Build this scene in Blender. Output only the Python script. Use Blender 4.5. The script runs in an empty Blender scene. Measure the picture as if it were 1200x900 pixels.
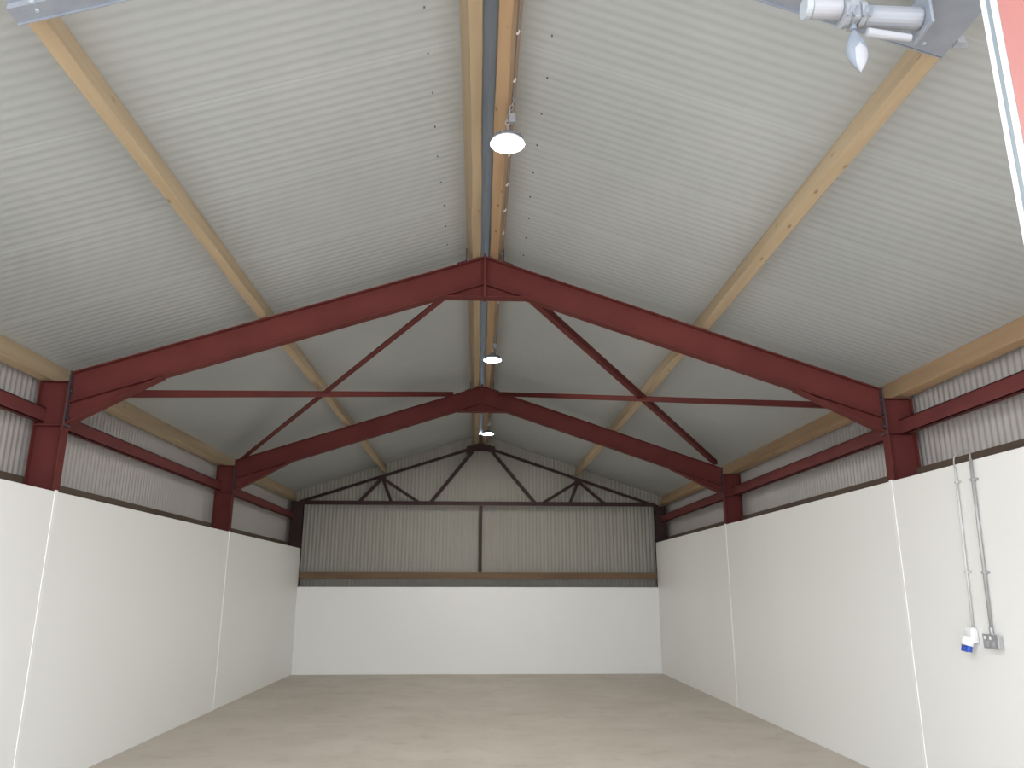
import bpy, bmesh, math, random
from mathutils import Vector, Matrix
random.seed(4)
C = bpy.context.scene.collection

# ------------------------------------------------------------------ dimensions (metres)
XL, XR, D = -3.57, 3.66, 16.10          # faces of the white lining, lining at the far end
HL, HR, HB = 2.395, 2.534, 1.643        # lining heights
Y1, Y2, Y3 = 6.76, 11.54, 16.24         # steel portals, far truss
XC, ZA = 0.035, 4.60                    # ridge line, top of steel at the ridge
SL, SR = 0.3245, 0.339                  # roof slopes
PD = 0.19                               # purlin depth
YF, YB = 1.75, 16.42                    # roof start, gable sheet
def ztop(x):                            # top of steel
    return ZA - (SL*(XC-x) if x < XC else SR*(x-XC))
def zroof(x):                           # underside of roof sheets
    return ztop(x) + PD*1.05 + .012

# ------------------------------------------------------------------ materials
def mat(name, col, rough=.6, metal=0, noise=None, bump=None, emit=None, spec=.5):
    m = bpy.data.materials.new(name); m.use_nodes = True
    nt = m.node_tree; b = nt.nodes['Principled BSDF']
    b.inputs['Base Color'].default_value = (*col, 1); b.inputs['Roughness'].default_value = rough
    b.inputs['Metallic'].default_value = metal; b.inputs['Specular IOR Level'].default_value = spec
    tc = nt.nodes.new('ShaderNodeTexCoord')
    if noise:                           # (scale vector, colour 2, low, high, detail)
        sc, c2, lo, hi, det = noise
        mp = nt.nodes.new('ShaderNodeMapping'); mp.inputs['Scale'].default_value = sc
        n = nt.nodes.new('ShaderNodeTexNoise'); n.inputs['Scale'].default_value = 1; n.inputs['Detail'].default_value = det
        r = nt.nodes.new('ShaderNodeValToRGB'); r.color_ramp.elements[0].position = lo; r.color_ramp.elements[1].position = hi
        r.color_ramp.elements[0].color = (*col, 1); r.color_ramp.elements[1].color = (*c2, 1)
        nt.links.new(tc.outputs['Object'], mp.inputs['Vector']); nt.links.new(mp.outputs[0], n.inputs['Vector'])
        nt.links.new(n.outputs[0], r.inputs[0]); nt.links.new(r.outputs[0], b.inputs['Base Color'])
    if bump:
        sc, st, dist = bump
        mp2 = nt.nodes.new('ShaderNodeMapping'); mp2.inputs['Scale'].default_value = sc
        n2 = nt.nodes.new('ShaderNodeTexNoise'); n2.inputs['Scale'].default_value = 1; n2.inputs['Detail'].default_value = 4
        bp = nt.nodes.new('ShaderNodeBump'); bp.inputs['Strength'].default_value = st; bp.inputs['Distance'].default_value = dist
        nt.links.new(tc.outputs['Object'], mp2.inputs['Vector']); nt.links.new(mp2.outputs[0], n2.inputs['Vector'])
        nt.links.new(n2.outputs[0], bp.inputs['Height']); nt.links.new(bp.outputs[0], b.inputs['Normal'])
    if emit:
        b.inputs['Emission Color'].default_value = (*emit[0], 1); b.inputs['Emission Strength'].default_value = emit[1]
    return m

M_roof = mat('roof sheet', (.38,.405,.405), .6, noise=((1.2,.5,1.2), (.42,.44,.435), .35, .7, 5))
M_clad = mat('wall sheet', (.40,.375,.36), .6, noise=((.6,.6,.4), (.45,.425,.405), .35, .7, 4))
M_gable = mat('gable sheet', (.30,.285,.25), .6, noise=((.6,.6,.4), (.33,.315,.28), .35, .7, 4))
M_lining = mat('white panel', (.82,.82,.795), .45, noise=((.5,.5,.4), (.84,.845,.825), .3, .7, 3))
M_strip = mat('white strip', (.88,.88,.87), .3)
M_floor = mat('concrete', (.49,.435,.375), .75, noise=((1.1,1.1,1.1), (.56,.505,.445), .32, .68, 8), bump=((30,30,30), .15, .004))
def concrete_detail(m):
    nt = m.node_tree; b = nt.nodes['Principled BSDF']; base = b.inputs['Base Color'].links[0].from_socket
    tc = nt.nodes.new('ShaderNodeTexCoord')
    n = nt.nodes.new('ShaderNodeTexNoise'); n.inputs['Scale'].default_value = 3.1; n.inputs['Detail'].default_value = 7; n.inputs['Roughness'].default_value = .68
    r = nt.nodes.new('ShaderNodeValToRGB'); r.color_ramp.elements[0].position = .26; r.color_ramp.elements[0].color = (.84,.83,.82,1)
    r.color_ramp.elements[1].position = .48; r.color_ramp.elements[1].color = (1,1,1,1)
    mx = nt.nodes.new('ShaderNodeMix'); mx.data_type = 'RGBA'; mx.blend_type = 'MULTIPLY'; mx.inputs[0].default_value = 1
    nt.links.new(tc.outputs['Object'], n.inputs['Vector']); nt.links.new(n.outputs[0], r.inputs[0])
    nt.links.new(base, mx.inputs[6]); nt.links.new(r.outputs[0], mx.inputs[7]); nt.links.new(mx.outputs[2], b.inputs['Base Color'])
concrete_detail(M_floor)
M_red = mat('red oxide steel', (.105,.023,.021), .7, noise=((3,3,3), (.13,.030,.026), .35, .7, 5), spec=.2)
M_rail = mat('red oxide rail', (.125,.033,.033), .7, noise=((2,2,2), (.15,.04,.038), .35, .7, 5), spec=.2)
M_truss = mat('maroon steel', (.038,.02,.02), .55, noise=((3,3,3), (.05,.025,.024), .35, .7, 4), spec=.2)
M_screw = mat('dull screw', (.17,.17,.17), .6)
M_plate = mat('dark plate', (.055,.035,.042), .6)
M_timber = mat('pale softwood', (.41,.315,.20), .65, noise=((14,.9,14), (.34,.255,.155), .40, .75, 6))
M_timber2 = mat('orange softwood', (.40,.27,.155), .65, noise=((14,.9,14), (.33,.205,.11), .40, .75, 6))
M_timber3 = mat('brown rail timber', (.16,.095,.05), .7, noise=((.9,14,14), (.11,.065,.035), .40, .75, 6))
def knots(m):
    nt = m.node_tree; b = nt.nodes['Principled BSDF']; base = b.inputs['Base Color'].links[0].from_socket
    tc = nt.nodes.new('ShaderNodeTexCoord'); mp = nt.nodes.new('ShaderNodeMapping'); mp.inputs['Scale'].default_value = (9, 3.2, 9)
    v = nt.nodes.new('ShaderNodeTexVoronoi'); v.inputs['Scale'].default_value = 1
    r = nt.nodes.new('ShaderNodeValToRGB'); r.color_ramp.elements[0].position = .05; r.color_ramp.elements[0].color = (.55,.45,.38,1)
    r.color_ramp.elements[1].position = .11; r.color_ramp.elements[1].color = (1,1,1,1)
    mx = nt.nodes.new('ShaderNodeMix'); mx.data_type = 'RGBA'; mx.blend_type = 'MULTIPLY'; mx.inputs[0].default_value = 1
    nt.links.new(tc.outputs['Object'], mp.inputs[0]); nt.links.new(mp.outputs[0], v.inputs['Vector']); nt.links.new(v.outputs['Distance'], r.inputs[0])
    nt.links.new(base, mx.inputs[6]); nt.links.new(r.outputs[0], mx.inputs[7]); nt.links.new(mx.outputs[2], b.inputs['Base Color'])
knots(M_timber); knots(M_timber2)
M_ledge = mat('brown ledge timber', (.11,.078,.055), .8, noise=((14,.9,14), (.08,.055,.04), .40, .75, 6))
M_galv = mat('galvanised steel', (.30,.33,.38), .42, .3, noise=((9,9,9), (.25,.28,.33), .35, .7, 3))
M_galvd = mat('blue grey flashing', (.38,.42,.46), .5, .05)
M_alu = mat('light alloy', (.30,.32,.35), .45, .15)
M_grey = mat('mid grey plastic', (.20,.23,.27), .5)
M_pale = mat('pale plastic', (.36,.37,.40), .5)
M_lamp = mat('grey lamp body', (.16,.18,.21), .45)
M_lens = mat('lit lens', (1,1,1), .3, emit=((1,.98,.91), 330))
M_white = mat('white plastic', (.82,.83,.84), .4)
M_blue = mat('blue plastic', (.015,.07,.42), .35)
M_steel = mat('brushed steel', (.42,.42,.43), .35, .5)
M_conduit = mat('grey conduit', (.40,.40,.40), .45, .3)
M_conduit2 = mat('pale conduit', (.58,.59,.58), .5)
M_postred_flare = mat('post red paled by flare', (.42,.17,.155), .5)  # red paint made paler, daylight flare put into the base colour
M_postwhite = mat('guide white', (.66,.70,.72), .35)
M_postgrey = mat('guide slot', (.20,.24,.26), .5)

# ------------------------------------------------------------------ helpers
def obj(name, bm, m, parent=None, smooth=False, bevel=0):
    me = bpy.data.meshes.new(name)
    bmesh.ops.recalc_face_normals(bm, faces=bm.faces)
    bm.to_mesh(me); bm.free()
    for mm in (m if isinstance(m, (list, tuple)) else [m]): me.materials.append(mm)
    if smooth:
        for p in me.polygons: p.use_smooth = True
    o = bpy.data.objects.new(name, me); C.objects.link(o)
    if parent:
        o.parent = parent; o.matrix_parent_inverse = Matrix.Translation(-parent.location)
    if bevel:
        b = o.modifiers.new('edge', 'BEVEL'); b.width = bevel; b.segments = 2; b.limit_method = 'ANGLE'
    return o
def thing(name, label, cat, loc=(0,0,0), group=None):
    o = bpy.data.objects.new(name, None); C.objects.link(o); o.location = loc; o.empty_display_size = .1
    o['label'] = label; o['category'] = cat; o['kind'] = 'thing'
    if group: o['group'] = group
    return o
def tag(o, label, cat, group=None):
    o['label'] = label; o['category'] = cat; o['kind'] = 'thing'
    if group: o['group'] = group
    return o
def struct(o, label, cat='structure'):
    o['kind'] = 'structure'; o['label'] = label; o['category'] = cat
    return o
def hexa(bm, v, mi=0):                 # 8 corners: bottom ring then top ring
    vs = [bm.verts.new(p) for p in v]
    for f in ((3,2,1,0),(4,5,6,7),(0,1,5,4),(1,2,6,5),(2,3,7,6),(3,0,4,7)):
        fc = bm.faces.new([vs[i] for i in f]); fc.material_index = mi
def box(bm, x0,x1,y0,y1,z0,z1, mi=0):
    hexa(bm, [(x0,y0,z0),(x1,y0,z0),(x1,y1,z0),(x0,y1,z0),(x0,y0,z1),(x1,y0,z1),(x1,y1,z1),(x0,y1,z1)], mi)
def prism(bm, pts, y0, y1, mi=0):      # polygon in XZ pushed along Y
    a = [bm.verts.new((x,y0,z)) for x,z in pts]; b = [bm.verts.new((x,y1,z)) for x,z in pts]
    fs = [bm.faces.new(a), bm.faces.new(b[::-1])]
    for i in range(len(pts)):
        j = (i+1) % len(pts); fs.append(bm.faces.new((a[i],b[i],b[j],a[j])))
    for f in fs: f.material_index = mi
def plate(bm, p, q, t, y0, y1, up=1, mi=0):   # plate along p->q in XZ, thickness t to one side, width in Y
    p = Vector(p); q = Vector(q); d = (q-p).normalized(); n = Vector((-d.y, d.x))*up*t
    prism(bm, [tuple(p), tuple(q), tuple(q+n), tuple(p+n)], y0, y1, mi)
def bar(bm, p, q, w, h, up=(0,0,1), mi=0):    # rectangular bar between two points, centred
    p = Vector(p); q = Vector(q); d = (q-p).normalized()
    s = d.cross(Vector(up)).normalized(); u = s.cross(d)
    c = [(-s*w/2-u*h/2), (s*w/2-u*h/2), (s*w/2+u*h/2), (-s*w/2+u*h/2)]
    hexa(bm, [p+c[0],p+c[1],q+c[1],q+c[0],p+c[3],p+c[2],q+c[2],q+c[3]], mi)
def angle(bm, p, q, w, up=(0,0,1), t=.008, flip=1):  # L-section
    p = Vector(p); q = Vector(q); d = (q-p).normalized()
    s = d.cross(Vector(up)).normalized()*flip; u = Vector(up)-d*Vector(up).dot(d); u.normalize()
    bar(bm, p, q, w, t, up); bar(bm, p+s*(w/2-t/2)+u*w/2, q+s*(w/2-t/2)+u*w/2, t, w, up)
def tube(bm, pts, r, seg=10, mi=0, radii=None):
    pts = [Vector(p) for p in pts]; rings = []
    for i, p in enumerate(pts):
        d = (pts[min(i+1,len(pts)-1)] - pts[max(i-1,0)]).normalized()
        a = d.orthogonal().normalized() if i == 0 else (pa - d*pa.dot(d)).normalized()
        pa = a; b = d.cross(a); rr = radii[i] if radii else r
        rings.append([bm.verts.new(p + (a*math.cos(2*math.pi*k/seg) + b*math.sin(2*math.pi*k/seg))*rr) for k in range(seg)])
    fs = []
    for i in range(len(rings)-1):
        for k in range(seg):
            fs.append(bm.faces.new((rings[i][k], rings[i][(k+1)%seg], rings[i+1][(k+1)%seg], rings[i+1][k])))
    fs += [bm.faces.new(rings[0][::-1]), bm.faces.new(rings[-1])]
    for f in fs: f.material_index = mi
def lathe(bm, prof, c, seg=32, mi=0):  # profile (radius, z) about a vertical axis
    rings = []
    for r, z in prof:
        rings.append([bm.verts.new((c[0]+r*math.cos(2*math.pi*k/seg), c[1]+r*math.sin(2*math.pi*k/seg), c[2]+z)) for k in range(seg)])
    for i in range(len(rings)-1):
        for k in range(seg):
            bm.faces.new((rings[i][k], rings[i][(k+1)%seg], rings[i+1][(k+1)%seg], rings[i+1][k])).material_index = mi
    bm.faces.new(rings[0][::-1]).material_index = mi; bm.faces.new(rings[-1]).material_index = mi
def B(): return bmesh.new()

# ------------------------------------------------------------------ setting: floor, roof, walls
bm = B(); box(bm, -4.6, 4.6, 1.5, 16.6, -.12, 0)
struct(obj('floor', bm, M_floor), 'dusty pale grey concrete floor inside the shed')
bm = B(); box(bm, -14, 14, -16, 1.499, -.14, -.004)
struct(obj('ground_yard', bm, M_floor), 'concrete yard in front of the open shed')

PITCH, AMP, COVER = .0762, .0047, .99
RAMP = .0011
def corrug(t): return AMP*math.sin(2*math.pi*t/PITCH)
bm = B()
n = int((YB+.1-YF)/PITCH*8)
for side in (-1, 1):
    prev = None
    for i in range(n+1):
        y = YF + i*PITCH/8
        k = y/COVER; dz = corrug(y)*RAMP/AMP + .004*(k-math.floor(k))
        xo = XC + side*4.02; xi = XC + side*.035
        row = [bm.verts.new((xi, y, zroof(xi)+dz)), bm.verts.new((XC+side*2, y, zroof(XC+side*2)+dz)), bm.verts.new((xo, y, zroof(xo)+dz))]
        row += [bm.verts.new((v.co.x, y, v.co.z+.006)) for v in row]
        if prev:
            for a, b in ((0,1),(1,2),(5,4),(4,3)): bm.faces.new((prev[a], row[a], row[b], prev[b])).smooth = True
        prev = row
roof = struct(obj('ceiling', bm, M_roof, smooth=True), 'pale grey corrugated roof sheets seen from below')
bm = B()                                # folded ridge flashing over the gap
for s in (-1, 1):
    x1 = XC+s*.16
    prism(bm, [(XC, ZA+PD+.075), (x1, zroof(x1)+.03), (x1, zroof(x1)+.036), (XC, ZA+PD+.081)], YF, YB+.1)
struct(obj('trim_1', bm, M_galvd), 'blue grey ridge flashing between the two ridge timbers')
rs = 0
for side, xs in ((-1, XC-.36), (1, XC+.36)):   # dark fixings through the sheets beside the ridge timbers
    for k in range(9):
        y = 3.62 + k*.381 + (0 if side < 0 else .19)
        bm = B(); lathe(bm, [(.005,-.008),(.005,.0),(.003,.003)], (xs+random.uniform(-.01,.01), y, zroof(xs)-.004), 8)
        obj('roofing_screw', bm, M_screw, roof)

def side_clad(name, x, zt, label, outward):
    bm = B(); n = int((YB+.05-1.75)/PITCH*8); prev = None
    for i in range(n+1):
        y = 1.75 + i*PITCH/8; dx = corrug(y)
        row = [bm.verts.new((x+dx, y, 0)), bm.verts.new((x+dx, y, zt)), bm.verts.new((x+dx+outward*.006, y, 0)), bm.verts.new((x+dx+outward*.006, y, zt))]
        if prev:
            bm.faces.new((prev[0],row[0],row[1],prev[1])).smooth = True; bm.faces.new((prev[3],row[3],row[2],prev[2])).smooth = True
        prev = row
    return struct(obj(name, bm, M_clad, smooth=True), label)
XCL, XCR = -3.905, 3.985
side_clad('wall_upper_left', XCL, zroof(XCL)+.0, 'grey corrugated side sheeting above the white lining on the left', -1)
side_clad('wall_upper_right', XCR, zroof(XCR)+.0, 'grey corrugated side sheeting above the white lining on the right', 1)
bm = B(); prev = None; n = int((XCR-XCL+.12)/PITCH*8)
for i in range(n+1):
    x = XCL -.06 + i*PITCH/8; dy = corrug(x); zt = zroof(x)+.005
    row = [bm.verts.new((x, YB+dy, 0)), bm.verts.new((x, YB+dy, zt)), bm.verts.new((x, YB+dy+.006, 0)), bm.verts.new((x, YB+dy+.006, zt))]
    if prev:
        bm.faces.new((prev[0],row[0],row[1],prev[1])).smooth = True; bm.faces.new((prev[3],row[3],row[2],prev[2])).smooth = True
    prev = row
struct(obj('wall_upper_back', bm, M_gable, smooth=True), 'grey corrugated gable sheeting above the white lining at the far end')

def lining_side(name, x, h, out, label):
    bm = B(); box(bm, min(x, x+out*.08), max(x, x+out*.08), 1.75, D+.08, 0, h)
    w = struct(obj(name, bm, M_lining, bevel=.004), label)
    for yj in (Y1, Y2):                  # white cover strip where two boards meet
        bm = B(); box(bm, min(x+out*.004, x-out*.005), max(x+out*.004, x-out*.005), yj-.022, yj+.022, 0, h+.012)
        o = obj('joint_strip', bm, M_strip, w, bevel=.002); o['label'] = 'glossy white cover strip over the board joint'
    return w
wl = lining_side('wall_left', XL, HL, -1, 'white insulated board lining along the left side')
wr = lining_side('wall_right', XR, HR, 1, 'white insulated board lining along the right side')
bm = B(); box(bm, XL+.002, XR-.002, D, D+.08, 0, HB)
struct(obj('wall_back', bm, M_lining, bevel=.004), 'low white board lining across the far end')
nb = 2
for nm, x, h, s, lab in (('trim_2', XCL, HL, 1, 'brown timber ledge behind the top of the left white lining'), ('trim_3', XCR, HR, -1, 'brown timber ledge behind the top of the right white lining')):
    bm = B(); a, b = sorted((x+s*.015, x+s*.075)); box(bm, a, b, 1.75, YB-.02, h+.02, h+.12)
    struct(obj(nm, bm, M_ledge), lab)

# ------------------------------------------------------------------ red steel portals
FW, FT, WT = .11, .010, .008            # flange width, flange and web thickness
COLI = {-1: XL, 1: XR}; COLO = {-1: -3.825, 1: 3.925}
def portal(Y, label, bolts):
    t = thing('steel_portal', label, 'steel frame', (XC, Y, 0), 'red steel portals across the shed')
    y0, y1 = Y-FW/2, Y+FW/2
    for s in (-1, 1):
        xi, xo = COLI[s]+s*.085, COLO[s]    # inner flange stands just behind the lining
        xi = COLI[s] + s*.002
        zt = ztop(xo) + .004
        zb = HL+.0 if s < 0 else HR
        bm = B(); a, b = sorted((xi, xo))
        lo = 0
        # the shaft stands behind the boards, its flange notched into their joint above the lining
        box(bm, a, b, Y-WT/2, Y+WT/2, zb+.006, zt)
        f0, f1 = sorted((xi, xi+s*FT)); box(bm, f0, f1, y0, y1, zb+.012, zt-.06)
        f0, f1 = sorted((xo, xo-s*FT)); box(bm, f0, f1, y0, y1, zb-.2, zt)
        c0, c1 = sorted((xi+s*.0, xo)); box(bm, c0, c1, y0, y1, zt-.008, zt)
        f0, f1 = sorted((COLI[s]+s*.083, xo)); box(bm, f0, f1, Y-.05, Y+.05, 0, zb+.006)
        obj('column', bm, M_red, t, bevel=.003)
        # rafter: web and two flanges following the slope
        sl = SL if s < 0 else -SR
        def zz(x, d): return ztop(x) - d
        dep = .275
        xe = xi + 0*s; ap = XC + s*.008
        bm = B()
        pts = [(xe, zz(xe,.0)), (ap, zz(ap,.0)), (ap, zz(ap,dep)), (xe, zz(xe,dep))]
        prism(bm, pts, Y-WT/2, Y+WT/2)
        sg = 1 if s > 0 else -1
        plate(bm, pts[0], pts[1], FT, y0, y1, up=sg)
        plate(bm, pts[3], pts[2], FT, y0, y1, up=-sg)
        obj('rafter', bm, M_red, t, bevel=.002)
        # deep haunch at the eaves
        xh = XC + s*2.83; zl = 2.965
        bm = B()
        hp = [(xe, zz(xe,dep)+.004), (xh, zz(xh,dep)+.004), (xe, zl)]
        prism(bm, hp, Y-WT/2, Y+WT/2)
        plate(bm, (xe, zl), (xh, zz(xh,dep)-FT), FT, y0-.002, y1+.002, up=-sg)
        obj('eaves_haunch', bm, M_red, t, bevel=.002)
        # bolted end plate between column and rafter
        bm = B(); e0, e1 = sorted((xe-s*.0, xe-s*.012)); box(bm, e0, e1, y0-.004, y1+.004, zl-.012, ztop(xe)+.012)
        ep = obj('end_plate', bm, M_plate, t, bevel=.002); ep['label'] = 'dark grey bolted end plate'
        for zk in (.12, .24, .36):
            for yy in (-.035, .035):
                bm = B(); tube(bm, [(xe-s*.014, Y+yy, zl+zk-.06), (xe-s*.03, Y+yy, zl+zk-.06)], .012, 6); obj('bolt', bm, M_plate, ep)
        # stiffener in the column at haunch level
        bm = B(); a, b = sorted((xi+s*.012, xo-s*.012)); box(bm, a, b, y0, Y-WT/2-.001, zl-.01, zl+.002)
        obj('stiffener', bm, M_red, t)
    # flat haunch under the ridge
    zl = ZA - .395
    bm = B()
    xa, xb = XC - .36, XC + .385
    prism(bm, [(xa, zl+.02), (XC, ZA-.26), (xb, zl+.02), (xb, zl), (xa, zl)], Y-WT/2-.001, Y+WT/2+.001)
    plate(bm, (xa-.02, zl-.008), (xb+.02, zl-.008), FT, y0-.002, y1+.002, up=1)
    obj('apex_haunch', bm, M_red, t, bevel=.002)
    bm = B(); box(bm, XC-.012, XC+.012, y0-.01, y1+.01, zl-.012, ZA+.02)
    ap = obj('apex_plate', bm, M_red, t, bevel=.002)
    for s in (-1, 1):                    # cleats holding the ridge timbers
        bm = B(); x0 = XC+s*.17; a, b = sorted((x0, x0+s*.008))
        box(bm, a, b, y0, y1, ztop(x0)+.005, ztop(x0)+.13)
        a, b = sorted((x0, x0+s*.09)); prism(bm, [(a, ztop(a)+.012), (b, ztop(b)+.012), (b, ztop(b)+.004), (a, ztop(a)+.004)], y0, y1)
        obj('purlin_cleat', bm, M_plate, t)
    return t
portal(Y1, 'nearer red steel portal with deep haunches, under the large grey roof', True)
portal(Y2, 'farther dark red steel portal between the nearer portal and the far truss', True)

# ------------------------------------------------------------------ timber purlins
def timber(name, xa, w, m, label, group, y0=YF, y1=YB-.02, skew=0):
    """xa: the bottom corner nearest the ridge; the timber stands square to the slope"""
    s = -1 if xa < XC else 1
    sl = SL if s < 0 else SR; L = math.hypot(1, sl)
    dn = Vector((s, -sl))/L; up = Vector((s*sl, 1))/L
    bm = B(); N = 90; prev = None
    base = Vector((xa, ztop(xa)+.011))
    ph = random.uniform(0, 9)
    for i in range(N+1):
        y = y0 + (y1-y0)*i/N; kx = skew*max(0, (Y1-y)/(Y1-y0)); xs_ = xa+kx
        base = Vector((xs_, ztop(xs_)+.011))
        wob = lambda k: .003*math.sin(y*1.7+ph+k) + .002*math.sin(y*5.3+ph*2+k*3) + random.uniform(-.0012,.0012)
        c = [base+up*(.002)+dn*(.003+wob(0)), base+dn*(w-.003+wob(1)), base+dn*(w+wob(2))+up*.004, base+dn*w+up*PD, base+up*PD, base+up*(.006)+dn*wob(0)]
        row = [bm.verts.new((v.x, y, v.y)) for v in c]
        if prev:
            for k in range(6): bm.faces.new((prev[k], prev[(k+1)%6], row[(k+1)%6], row[k]))
        else: bm.faces.new(row)
        prev = row
    bm.faces.new(prev[::-1])
    return tag(obj(name, bm, m), label, 'timber beam', group)
G = 'timber purlins along the roof'
timber('timber_purlin', XC-.040, .078, M_timber, 'pale timber ridge beam left of the blue grey ridge strip', G)
timber('timber_purlin', XC+.040, .082, M_timber2, 'orange timber ridge beam on the right of the ridge strip, with lamp cable', G)
timber('timber_purlin', -1.925, .068, M_timber, 'pale timber beam halfway down the left roof slope', G, skew=.025)
timber('timber_purlin', 2.02, .078, M_timber, 'pale timber beam halfway down the right roof slope', G, skew=-.045)
timber('timber_purlin', -3.76, .08, M_timber, 'timber beam at the left eaves above the column heads', G)
timber('timber_purlin', 3.83, .08, M_timber2, 'timber beam at the right eaves above the column heads', G)

# ------------------------------------------------------------------ red sheeting rails between the columns
def rail(s, ya, yb, label):
    xi, xo = (-3.755, -3.811) if s < 0 else (3.80, 3.911)
    z0, h = (2.988, .128) if s < 0 else (2.955, .135)
    if s > 0: xo = 3.86
    bm = B(); a, b = sorted((xi, xi+s*.008)); box(bm, a, b, ya, yb, z0, z0+h)
    a, b = sorted((xi, xo)); box(bm, a, b, ya, yb, z0, z0+.008); box(bm, a, b, ya, yb, z0+h-.008, z0+h)
    a, b = sorted((xo, xo-s*.006)); box(bm, a, b, ya, yb, z0+h-.03, z0+h-.001)
    tag(obj('sheeting_rail', bm, M_rail), label, 'steel rail', 'red rails along the side sheeting')
for s, side in ((-1, 'left'), (1, 'right')):
    rail(s, 1.8, Y1-.0045, 'red steel rail on the %s sheeting, in front of the nearer portal' % side)
    rail(s, Y1+.0045, Y2-.0045, 'red steel rail on the %s sheeting, between the two portals' % side)
    rail(s, Y2+.0045, Y3-.051, 'dark red steel rail on the %s sheeting, beyond the farther portal' % side)

# ------------------------------------------------------------------ cross bracing
def brace(p, q, w, label):
    bm = B(); d = Vector(q)-Vector(p)
    up = Vector((0,0,1)); angle(bm, p, q, w, up)
    tag(obj('bracing_bar', bm, M_red), label, 'steel brace', 'cross bracing between the portals')
brace((-.30, Y1+.06, 4.262), (-3.46, Y2-.06, 3.455), .065, 'red brace running from the ridge of the nearer portal to the left farther column')
brace((-3.30, Y1+.06, 3.235), (-.42, Y2-.06, 4.430), .062, 'red brace lying almost level on the left, from nearer eaves to farther ridge')
brace((.42, Y1+.06, 4.250), (3.55, Y2-.06, 3.42), .065, 'red brace running from the ridge of the nearer portal to the right farther column')
brace((3.42, Y1+.06, 3.205), (.30, Y2-.06, 4.445), .062, 'red brace lying almost level on the right, from nearer eaves to farther ridge')

# ------------------------------------------------------------------ lattice truss and framing at the far end
t = thing('lattice_truss', 'dark maroon lattice truss under the far gable', 'roof truss', (XC, Y3, 0))
zc = 3.318
for s in (-1, 1):
    xi = -3.575 if s < 0 else 3.665; xo = -3.825 if s < 0 else 3.905
    bm = B(); a, b = sorted((xi, xo)); zt = ztop(xo)+.01; zb = (HL if s < 0 else HR)
    box(bm, a, b, Y3-.05, Y3+.05, zb-.3, zt-.02)
    f0, f1 = sorted((xi, xi+s*.012)); box(bm, f0, f1, D+.085, Y3+.06, 0, zt-.1)
    obj('column', bm, M_truss, t, bevel=.003)
    sl = SL if s < 0 else SR
    bm = B(); p = (xi+s*.1, Y3, ztop(xi+s*.1)-.09); q = (XC, Y3, ZA-.09); angle(bm, p, q, .055, (0,0,1), .01, s)
    obj('top_chord', bm, M_truss, t)
    xn = -2.0 if s < 0 else 2.09
    zn = ztop(xn)-.12
    feet = (-2.46, -1.79, -1.21) if s < 0 else (2.63, 1.90, 1.32)
    ft = -.99 if s < 0 else 1.19; tp = -.12 if s < 0 else .30
    for k, x in enumerate(feet):
        bm = B(); angle(bm, (xn+(.0,.01,.02)[k]*-s, Y3+(-.02,.03,-.02)[k], zn), (x, Y3+(-.02,.03,-.02)[k], zc),   .062, (0,-1,0), .008, 1 if k != 1 else -1)
        obj('web_bar', bm, M_truss, t)
    bm = B(); angle(bm, (tp, Y3, ztop(tp)-.13), (ft, Y3, zc), .068, (0,-1,0), .008); obj('web_bar', bm, M_truss, t)
    bm = B(); prism(bm, [(xn-.07,zn-.03),(xn+.07,zn-.03),(xn+.10,zn+.06-.10*sl*s),(xn-.10,zn+.06+.10*sl*s)], Y3-.052, Y3-.044)
    obj('gusset_plate', bm, M_truss, t)
bm = B(); angle(bm, (-3.58, Y3, zc-.02), (3.67, Y3, zc-.02), .06, (0,0,1), .01, 1); box(bm, -3.58, 3.67, Y3-.038, Y3-.028, zc-.045, zc+.03)
obj('bottom_chord', bm, M_truss, t)
arc = []                                 # curved gusset under the ridge
for k in range(9):
    a = math.pi*k/8; arc.append((XC-.30*math.cos(a), ZA-.29+.10*math.sin(a)))
bm = B(); prism(bm, arc + [(XC+.30, ZA-.10), (XC, ZA-.02), (XC-.30, ZA-.10)], Y3-.06, Y3-.048)
obj('ridge_gusset', bm, M_truss, t)

bm = B(); box(bm, .015, .085, Y3-.045, Y3-.037, 1.945, zc-.05); box(bm, .046, .054, Y3-.037, Y3+.02, 1.945, zc-.05)
tag(obj('gable_post', bm, M_truss), 'maroon steel post in the middle of the far gable sheeting', 'steel post')
bm = B(); box(bm, -3.56, 3.65, Y3-.09, Y3+.04, 1.805, 1.94)
o = tag(obj('timber_rail', bm, M_timber3, bevel=.004), 'long brown timber rail across the far gable, above the low white wall', 'timber rail')

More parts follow.
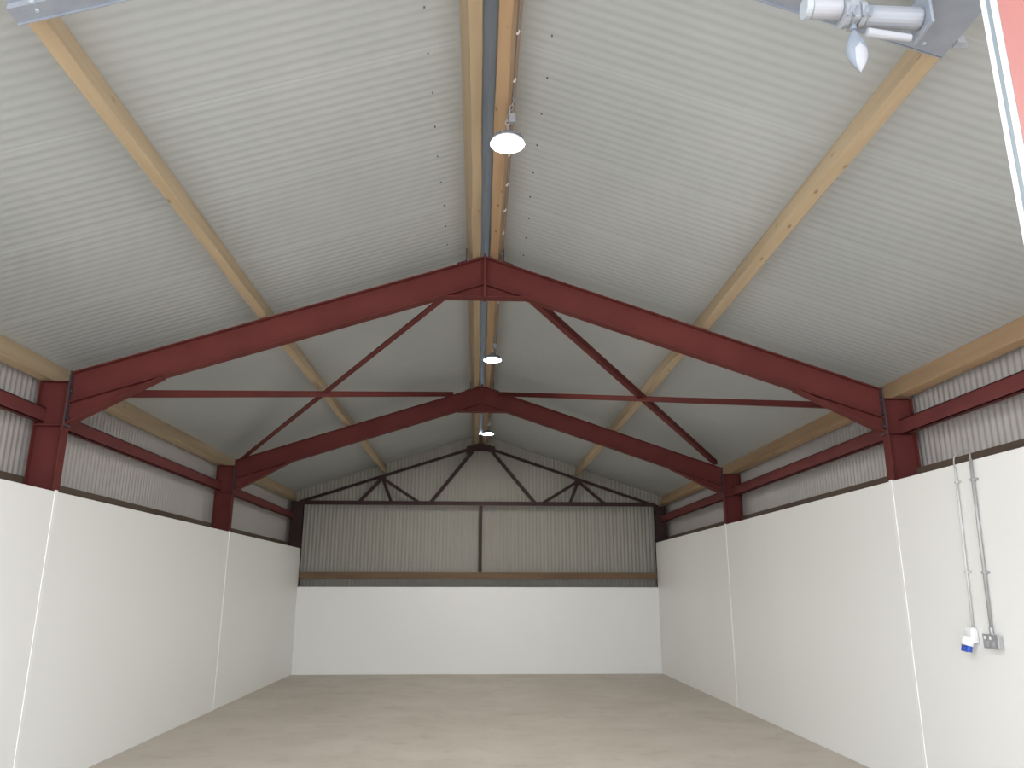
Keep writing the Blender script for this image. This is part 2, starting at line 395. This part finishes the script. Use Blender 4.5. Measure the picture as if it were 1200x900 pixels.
# ------------------------------------------------------------------ high-bay lamps on the ridge timber
def lamp(y, z, x, label):
    t = thing('pendant_lamp', label, 'ceiling lamp', (x, y, z), 'round lamps along the ridge')
    R = .105
    bm = B(); lathe(bm, [(R*.80, -.010), (R*1.0, -.006), (R*1.0, .006), (R*.97, .012)], (x,y,z), 40); bmesh.ops.recalc_face_normals(bm, faces=bm.faces)
    for f in bm.faces: f.material_index = 0 if f.normal.z < -.8 else 1
    obj('lens', bm, [M_lens, M_white], t, smooth=False)
    bm = B(); lathe(bm, [(R*.96, .017), (R*.96, .024), (R*.60, .034), (R*.42, .045), (R*.36, .075), (R*.25, .084)], (x,y,z), 40)
    for k in range(20):
        a = 2*math.pi*k/20; c, s_ = math.cos(a), math.sin(a)
        bar(bm, (x+c*R*.36, y+s_*R*.36, z+.044), (x+c*R*.9, y+s_*R*.9, z+.028), .004, .022)
    obj('housing', bm, M_lamp, t, smooth=False)
    bm = B(); tube(bm, [(x, y, z+.082), (x, y, z+.135)], .007, 10)
    pts = [(x+.014*math.sin(a), y, z+.148-.014*math.cos(a)) for a in [k*math.pi*2/12 for k in range(12)]]
    tube(bm, pts+[pts[0]], .004, 6); obj('hook', bm, M_steel, t)
    bm = B(); box(bm, x+.012, x+.050, y-.02, y+.02, z+.145, z+.205); obj('junction_box', bm, M_alu, t, bevel=.003)
    # chain of links up to the side of the right ridge timber
    top = Vector((XC+.168, y, ztop(XC+.14)+.11)); bot = Vector((x, y, z+.160)); n = 5
    for k in range(n):
        p = bot.lerp(top, k/n); q = bot.lerp(top, (k+1.18)/n); mid = (p+q)/2; d = (q-p).normalized(); L = (q-p).length/2
        side = (Vector((0,1,0)) if k % 2 else d.cross(Vector((0,1,0))).normalized())
        ring = [mid + d*L*math.cos(a) + side*.010*math.sin(a) for a in [j*math.pi/6 for j in range(12)]]
        bm = B(); tube(bm, ring+[ring[0]], .003, 6); obj('chain_link', bm, M_alu, t)
    return t
lamp(4.35, 4.315, .155, 'glowing round lamp in front of the nearer portal, the largest of three')
lamp(9.10, 4.305, .150, 'glowing round lamp between the two portals')
lamp(13.75, 4.30, .148, 'small glowing round lamp beyond the farther portal')
cab = thing('lamp_cable', 'thin grey cable clipped along the orange ridge timber', 'cable', (.22, 4, 4.7))
xs = XC+.040+.082/math.hypot(1,SR)
def side_pt(u, off=.006):                # a point on the outer side of the right ridge timber
    L = math.hypot(1, SR); b = Vector((XC+.040, ztop(XC+.040)+.011)); dn = Vector((1,-SR))/L; up = Vector((SR,1))/L
    v = b + dn*(.082+off) + up*u; return v
bm = B(); v = side_pt(.10); tube(bm, [(v.x, YF+.1, v.y), (v.x, 5, v.y), (v.x, 10, v.y), (v.x, 14, v.y)], .004, 8); obj('sheath', bm, M_grey, cab)
for k in range(13):
    y = 2.9 + k*.43
    bm = B(); v = side_pt(.085, .008); w = side_pt(.115, .008); bar(bm, (v.x, y, v.y), (w.x, y+.012, w.y), .012, .012); c = obj('cable_clip', bm, M_white, cab)

# ------------------------------------------------------------------ galvanised gable angles and door drive near the entrance
YG = 2.86
def gable_angle(s, label, plate_w):
    x_out = -1.955 if s < 0 else 2.01; x_in = XC + s*.05
    sl = SL if s < 0 else SR
    zb = lambda x: ztop(x) - .062
    t = thing('gable_angle', label, 'steel angle', (x_out, YG, zb(x_out)), 'galvanised angles under the roof timbers by the entrance')
    bm = B(); L = math.hypot(1, sl)
    def quad(y0, y1, d0, d1): prism(bm, [(x_out, zb(x_out)+d0), (x_in, zb(x_in)+d0), (x_in, zb(x_in)+d1), (x_out, zb(x_out)+d1)], y0, y1)
    quad(YG-.085, YG, .0, .005); quad(YG-.005, YG, -.012, .0); quad(YG-.085, YG-.080, .005, .028)
    quad(YG-.100, YG-.080, .028, .033)
    obj('angle_section', bm, M_galv, t)
    for k in range(5):                   # bolted tabs along the near edge
        x = x_out - s*(.10 + k*.34)
        bm = B(); box(bm, x-.010, x+.010, YG-.096, YG-.0855, zb(x)-.004, zb(x)+.014); obj('edge_tab', bm, M_galvd, t)
        bm = B(); tube(bm, [(x, YG-.05, zb(x)-.010), (x, YG-.05, zb(x)-.0005)], .009, 6)
        obj('bolt', bm, M_galvd, t)
    for x in (x_out - s*.04, x_in + s*.06):   # hanger tabs up to the timbers
        bm = B(); box(bm, x-.02, x+.02, YG-.06, YG-.052, zb(x)+.004, ztop(x)+.014); obj('hanger_tab', bm, M_galv, t)
    return t
gable_angle(-1, 'galvanised steel angle under the roof in the top left corner', 0)
gr = gable_angle(1, 'galvanised steel angle carrying the door drive in the top right corner', 0)
# mounting plate of the right angle
zb = lambda x: ztop(x) - .062
bm = B(); prism(bm, [(1.795, zb(1.795)-.008), (2.01, zb(2.01)-.008), (2.01, zb(2.01)-.001), (1.795, zb(1.795)-.001)], 2.20, YG-.008)
obj('mounting_plate', bm, M_galv, gr)
bm = B(); box(bm, 2.011, 2.045, 2.74, 2.775, zb(2.06)-.002, zb(2.06)+.03); box(bm, 2.011, 2.075, 2.775, 2.781, zb(2.06)-.002, zb(2.06)+.03); obj('bracket_tab', bm, M_alu, gr)

t = thing('door_drive', 'silvery tubular door drive with hanging drop shaped pull in the top right corner', 'door drive', (1.62, 2.6, 3.86))
YD = 2.60
def cyl(name, x0, x1, z0, z1, r0, r1, m, seg=20, y=YD):
    bm = B(); tube(bm, [(x0,y,z0), (x0+(x1-x0)*.04,y,z0+(z1-z0)*.04), (x1-(x1-x0)*.04,y,z1-(z1-z0)*.04), (x1,y,z1)], r0, seg, radii=[r0*.9, r0, r1, r1*.9])
    return obj(name, bm, m, t, smooth=False, bevel=.002)
cyl('motor_tube', 1.530, 1.765, 3.840, 3.838, .044, .044, M_alu)
cyl('gearbox_tube', 1.315, 1.440, 3.870, 3.872, .040, .040, M_pale)
cyl('tube_cap', 1.287, 1.314, 3.872, 3.872, .044, .044, M_galvd)
cyl('limit_rod', 1.535, 1.715, 3.765, 3.745, .020, .015, M_pale, 14)
bm = B(); box(bm, 1.765, 1.777, YD-.07, YD+.07, 3.77, 3.94); obj('end_bracket', bm, M_galv, t, bevel=.002)
bm = B(); prism(bm, [(1.765,3.935),(1.80,3.935),(1.80,zb(1.80)-.008),(1.765,zb(1.765)-.008)], YD-.03, YD+.03); obj('bracket_tab', bm, M_galv, t)
for x in (1.452, 1.515):                  # clamp rings with bolts
    bm = B(); ring = []
    tube(bm, [(x-.012, YD, 3.848), (x+.012, YD, 3.848)], .053, 20)
    cl = obj('clamp', bm, M_alu, t, bevel=.002)
    bm = B(); box(bm, x-.010, x+.010, YD-.012, YD+.012, 3.89, zb(x)-.004); box(bm, x-.010, x+.010, YD-.012, YG-.03, zb(x)-.008, zb(x)-.001); obj('clamp_strap', bm, M_alu, cl)
    for dx in (-.014, .014):
        bm = B(); bar(bm, (x+dx, YD-.05, 3.80), (x+dx+.02, YD-.05, 3.85), .008, .008); obj('clamp_bolt', bm, M_grey, cl)
bm = B(); box(bm, 1.464, 1.505, YD-.045, YD+.045, 3.80, 3.895); obj('gear_housing', bm, M_alu, t, bevel=.010)
bm = B(); tube(bm, [(1.484, YD, 3.80), (1.484, YD, 3.775)], .012, 10); obj('pull_neck', bm, M_grey, t)
# drop shaped pull: a hollow scoop, dark shell outside and pale lining in the opening
def drop(u):                              # half width along the drop, u from 0 (top) to 1 (tip)
    return .051*(math.sin(math.pi*min(1,u*1.02))**.85)*(.62+.5*u) if 0 < u < 1 else 0
bm = B(); rings = []; N = 22; S = 24
for i in range(N+1):
    u = i/N; zc_ = 3.785-.205*u; w = max(.004, drop(u)); dpt = w*.55
    rings.append([bm.verts.new((1.484+.004*u+w*math.cos(2*math.pi*k/S), YD+dpt*math.sin(2*math.pi*k/S), zc_)) for k in range(S)])
for i in range(N):
    for k in range(S): bm.faces.new((rings[i][k], rings[i][(k+1)%S], rings[i+1][(k+1)%S], rings[i+1][k]))
bm.faces.new(rings[0][::-1]); bm.faces.new(rings[-1])
pull = obj('drop_pull', bm, M_grey, t, smooth=True)
bm = B(); rings = []
for i in range(N+1):
    u = .40 + .60*i/N; zc_ = 3.785-.205*u-.003; w = max(.002, drop(u)*.80*min(1,(i/N)*5+.15)); dpt = drop(u)*.55+.003
    rings.append([bm.verts.new((1.490+w*math.cos(math.pi+math.pi*k/S), YD-dpt*math.sin(math.pi*k/S)*.98-.001, zc_)) for k in range(S+1)])
for i in range(N):
    for k in range(S): bm.faces.new((rings[i][k], rings[i][k+1], rings[i+1][k+1], rings[i+1][k]))
o = obj('pull_lining', bm, M_pale, pull, smooth=True); o['label'] = 'pale inner face of the pull'

# ------------------------------------------------------------------ red door post with white guide beside the entrance
t = thing('door_guide', 'red steel doorway post with bright white door guide along its edge', 'door post', (1.7, 2.0, 0))
x = 1.563; yd = 2.0
bm = B(); box(bm, x, x+.20, 1.62, 1.936, 0, 4.02); obj('red_post', bm, M_postred_flare, t, bevel=.004)
bm = B(); box(bm, x, x+.06, 1.937, 1.962, 0, 3.98); box(bm, x, x+.06, 1.986, 2.003, 0, 3.98); box(bm, x+.03, x+.06, 1.962, 1.986, 0, 3.98)
obj('white_guide', bm, M_postwhite, t)
bm = B(); box(bm, x+.004, x+.0295, 1.9625, 1.9855, 0, 3.98); obj('guide_slot', bm, M_postgrey, t)

# ------------------------------------------------------------------ sockets and conduits on the right lining
def conduit(name, label, ya, yb, z0, z1, r, m, clips, clipm):
    # r tube standing off the wall; leans a touch like the real one
    x = XR-.003-r-.006
    t = thing(name, label, 'conduit', (XR, ya, z1), 'conduits on the right white lining')
    bm = B(); tube(bm, [(x, ya, z0), (x, (ya+yb)/2, (z0+z1)/2), (x, yb, z1)], r, 12); obj('tube', bm, m, t, smooth=True)
    for u in clips:
        y = ya+(yb-ya)*u; z = z0+(z1-z0)*u
        bm = B(); box(bm, x-r-.003, XR-.001, y-r-.004, y+r+.004, z-.010, z+.010); box(bm, XR-.006, XR-.001, y-r-.028, y+r+.004, z-.010, z+.010)
        obj('clip', bm, clipm, t, bevel=.002)
    return t
c1 = conduit('conduit_pipe', 'pale thin conduit running down to the blue and white socket', 5.835, 5.776, 1.335, 2.50, .0085, M_conduit2, (.34, .91), M_conduit2)
c2 = conduit('conduit_pipe', 'grey conduit running down to the metal twin socket', 5.620, 5.570, 1.335, 2.545, .0115, M_conduit, (.32, .87), M_conduit)
t = thing('cable_loop', 'pale cable looping over the lining top between the two conduits', 'cable', (XR, 5.67, 2.55))
bm = B(); pts = []
xw = XR-.02
for k in range(13):
    a = math.pi*k/12; pts.append((xw+.018*math.sin(a), 5.673+.103*math.cos(a), 2.545+.075*math.sin(a)**.5))
tube(bm, [(xw, 5.776, 2.47)]+pts+[(xw, 5.570, 2.50)], .0055, 8); obj('sheath', bm, M_conduit, t, smooth=True)

t = thing('industrial_socket', 'white round industrial socket with blue cap on the right white wall', 'socket', (XR, 5.85, 1.25))
bm = B(); box(bm, XR-.055, XR-.002, 5.795, 5.895, 1.225, 1.335); obj('housing', bm, M_white, t, bevel=.018)
bm = B(); tube(bm, [(XR-.05, 5.850, 1.262), (XR-.075, 5.853, 1.205)], .042, 20); obj('collar', bm, M_white, t, bevel=.003)
for dy, nm in ((.022, 'blue_cap'), (-.024, 'blue_insert')):
    bm = B(); tube(bm, [(XR-.070, 5.853+dy, 1.2045), (XR-.080, 5.855+dy, 1.165)], .024, 16); obj(nm, bm, M_blue, t, bevel=.003)
t = thing('twin_socket', 'metal twin switched socket on the right white wall', 'socket', (XR, 5.61, 1.25))
bm = B(); box(bm, XR-.042, XR-.002, 5.530, 5.690, 1.205, 1.295); obj('box', bm, M_steel, t, bevel=.004)
bm = B(); box(bm, XR-.046, XR-.0425, 5.526, 5.694, 1.201, 1.299); fp = obj('face_plate', bm, M_steel, t, bevel=.002)
for y in (5.665, 5.605):
    bm = B(); box(bm, XR-.052, XR-.0465, y-.008, y+.008, 1.262, 1.286); obj('switch', bm, M_white, fp, bevel=.002)
for y in (5.645, 5.578):
    bm = B(); box(bm, XR-.049, XR-.0465, y-.020, y+.020, 1.212, 1.252); obj('outlet', bm, M_pale, fp, bevel=.002)
bm = B(); tube(bm, [(XR-.022, 5.620, 1.295), (XR-.022, 5.620, 1.345)], .015, 12); obj('gland', bm, M_steel, t)

# ------------------------------------------------------------------ sky and camera
w = bpy.data.worlds.new('sky'); bpy.context.scene.world = w; w.use_nodes = True
nt = w.node_tree; bg = nt.nodes['Background']
tc = nt.nodes.new('ShaderNodeTexCoord'); sp = nt.nodes.new('ShaderNodeSeparateXYZ'); rp = nt.nodes.new('ShaderNodeValToRGB')
nt.links.new(tc.outputs['Generated'], sp.inputs[0]); nt.links.new(sp.outputs['Z'], rp.inputs[0]); nt.links.new(rp.outputs[0], bg.inputs['Color'])
rp.color_ramp.elements[0].color = (.80,.84,.90,1); rp.color_ramp.elements[1].color = (.95,1.0,1.08,1)
bg.inputs['Strength'].default_value = 3.4
w.cycles.sampling_method = 'AUTOMATIC' if hasattr(w, 'cycles') else None

cam = bpy.data.cameras.new('camera'); co = bpy.data.objects.new('camera', cam); C.objects.link(co)
cam.sensor_width = 36; cam.lens = 912.05/1200*36; cam.clip_start = .05; cam.clip_end = 200
R = Matrix(((0.99907147, -0.04305844, 0.00145211), (-0.01238842, -0.2548365, 0.9669048), (0.04126336, 0.96602501, 0.25513332)))
rot = Matrix((R[0], R[1], -Vector(R[2]))).transposed()
co.matrix_world = Matrix.Translation((0, 0, 1.6)) @ rot.to_4x4()
sc = bpy.context.scene; sc.camera = co
sc.view_settings.view_transform = 'Standard'; sc.view_settings.look = 'None'; sc.view_settings.gamma = 1
sc.view_settings.use_curve_mapping = False; sc.view_settings.exposure = 0.6
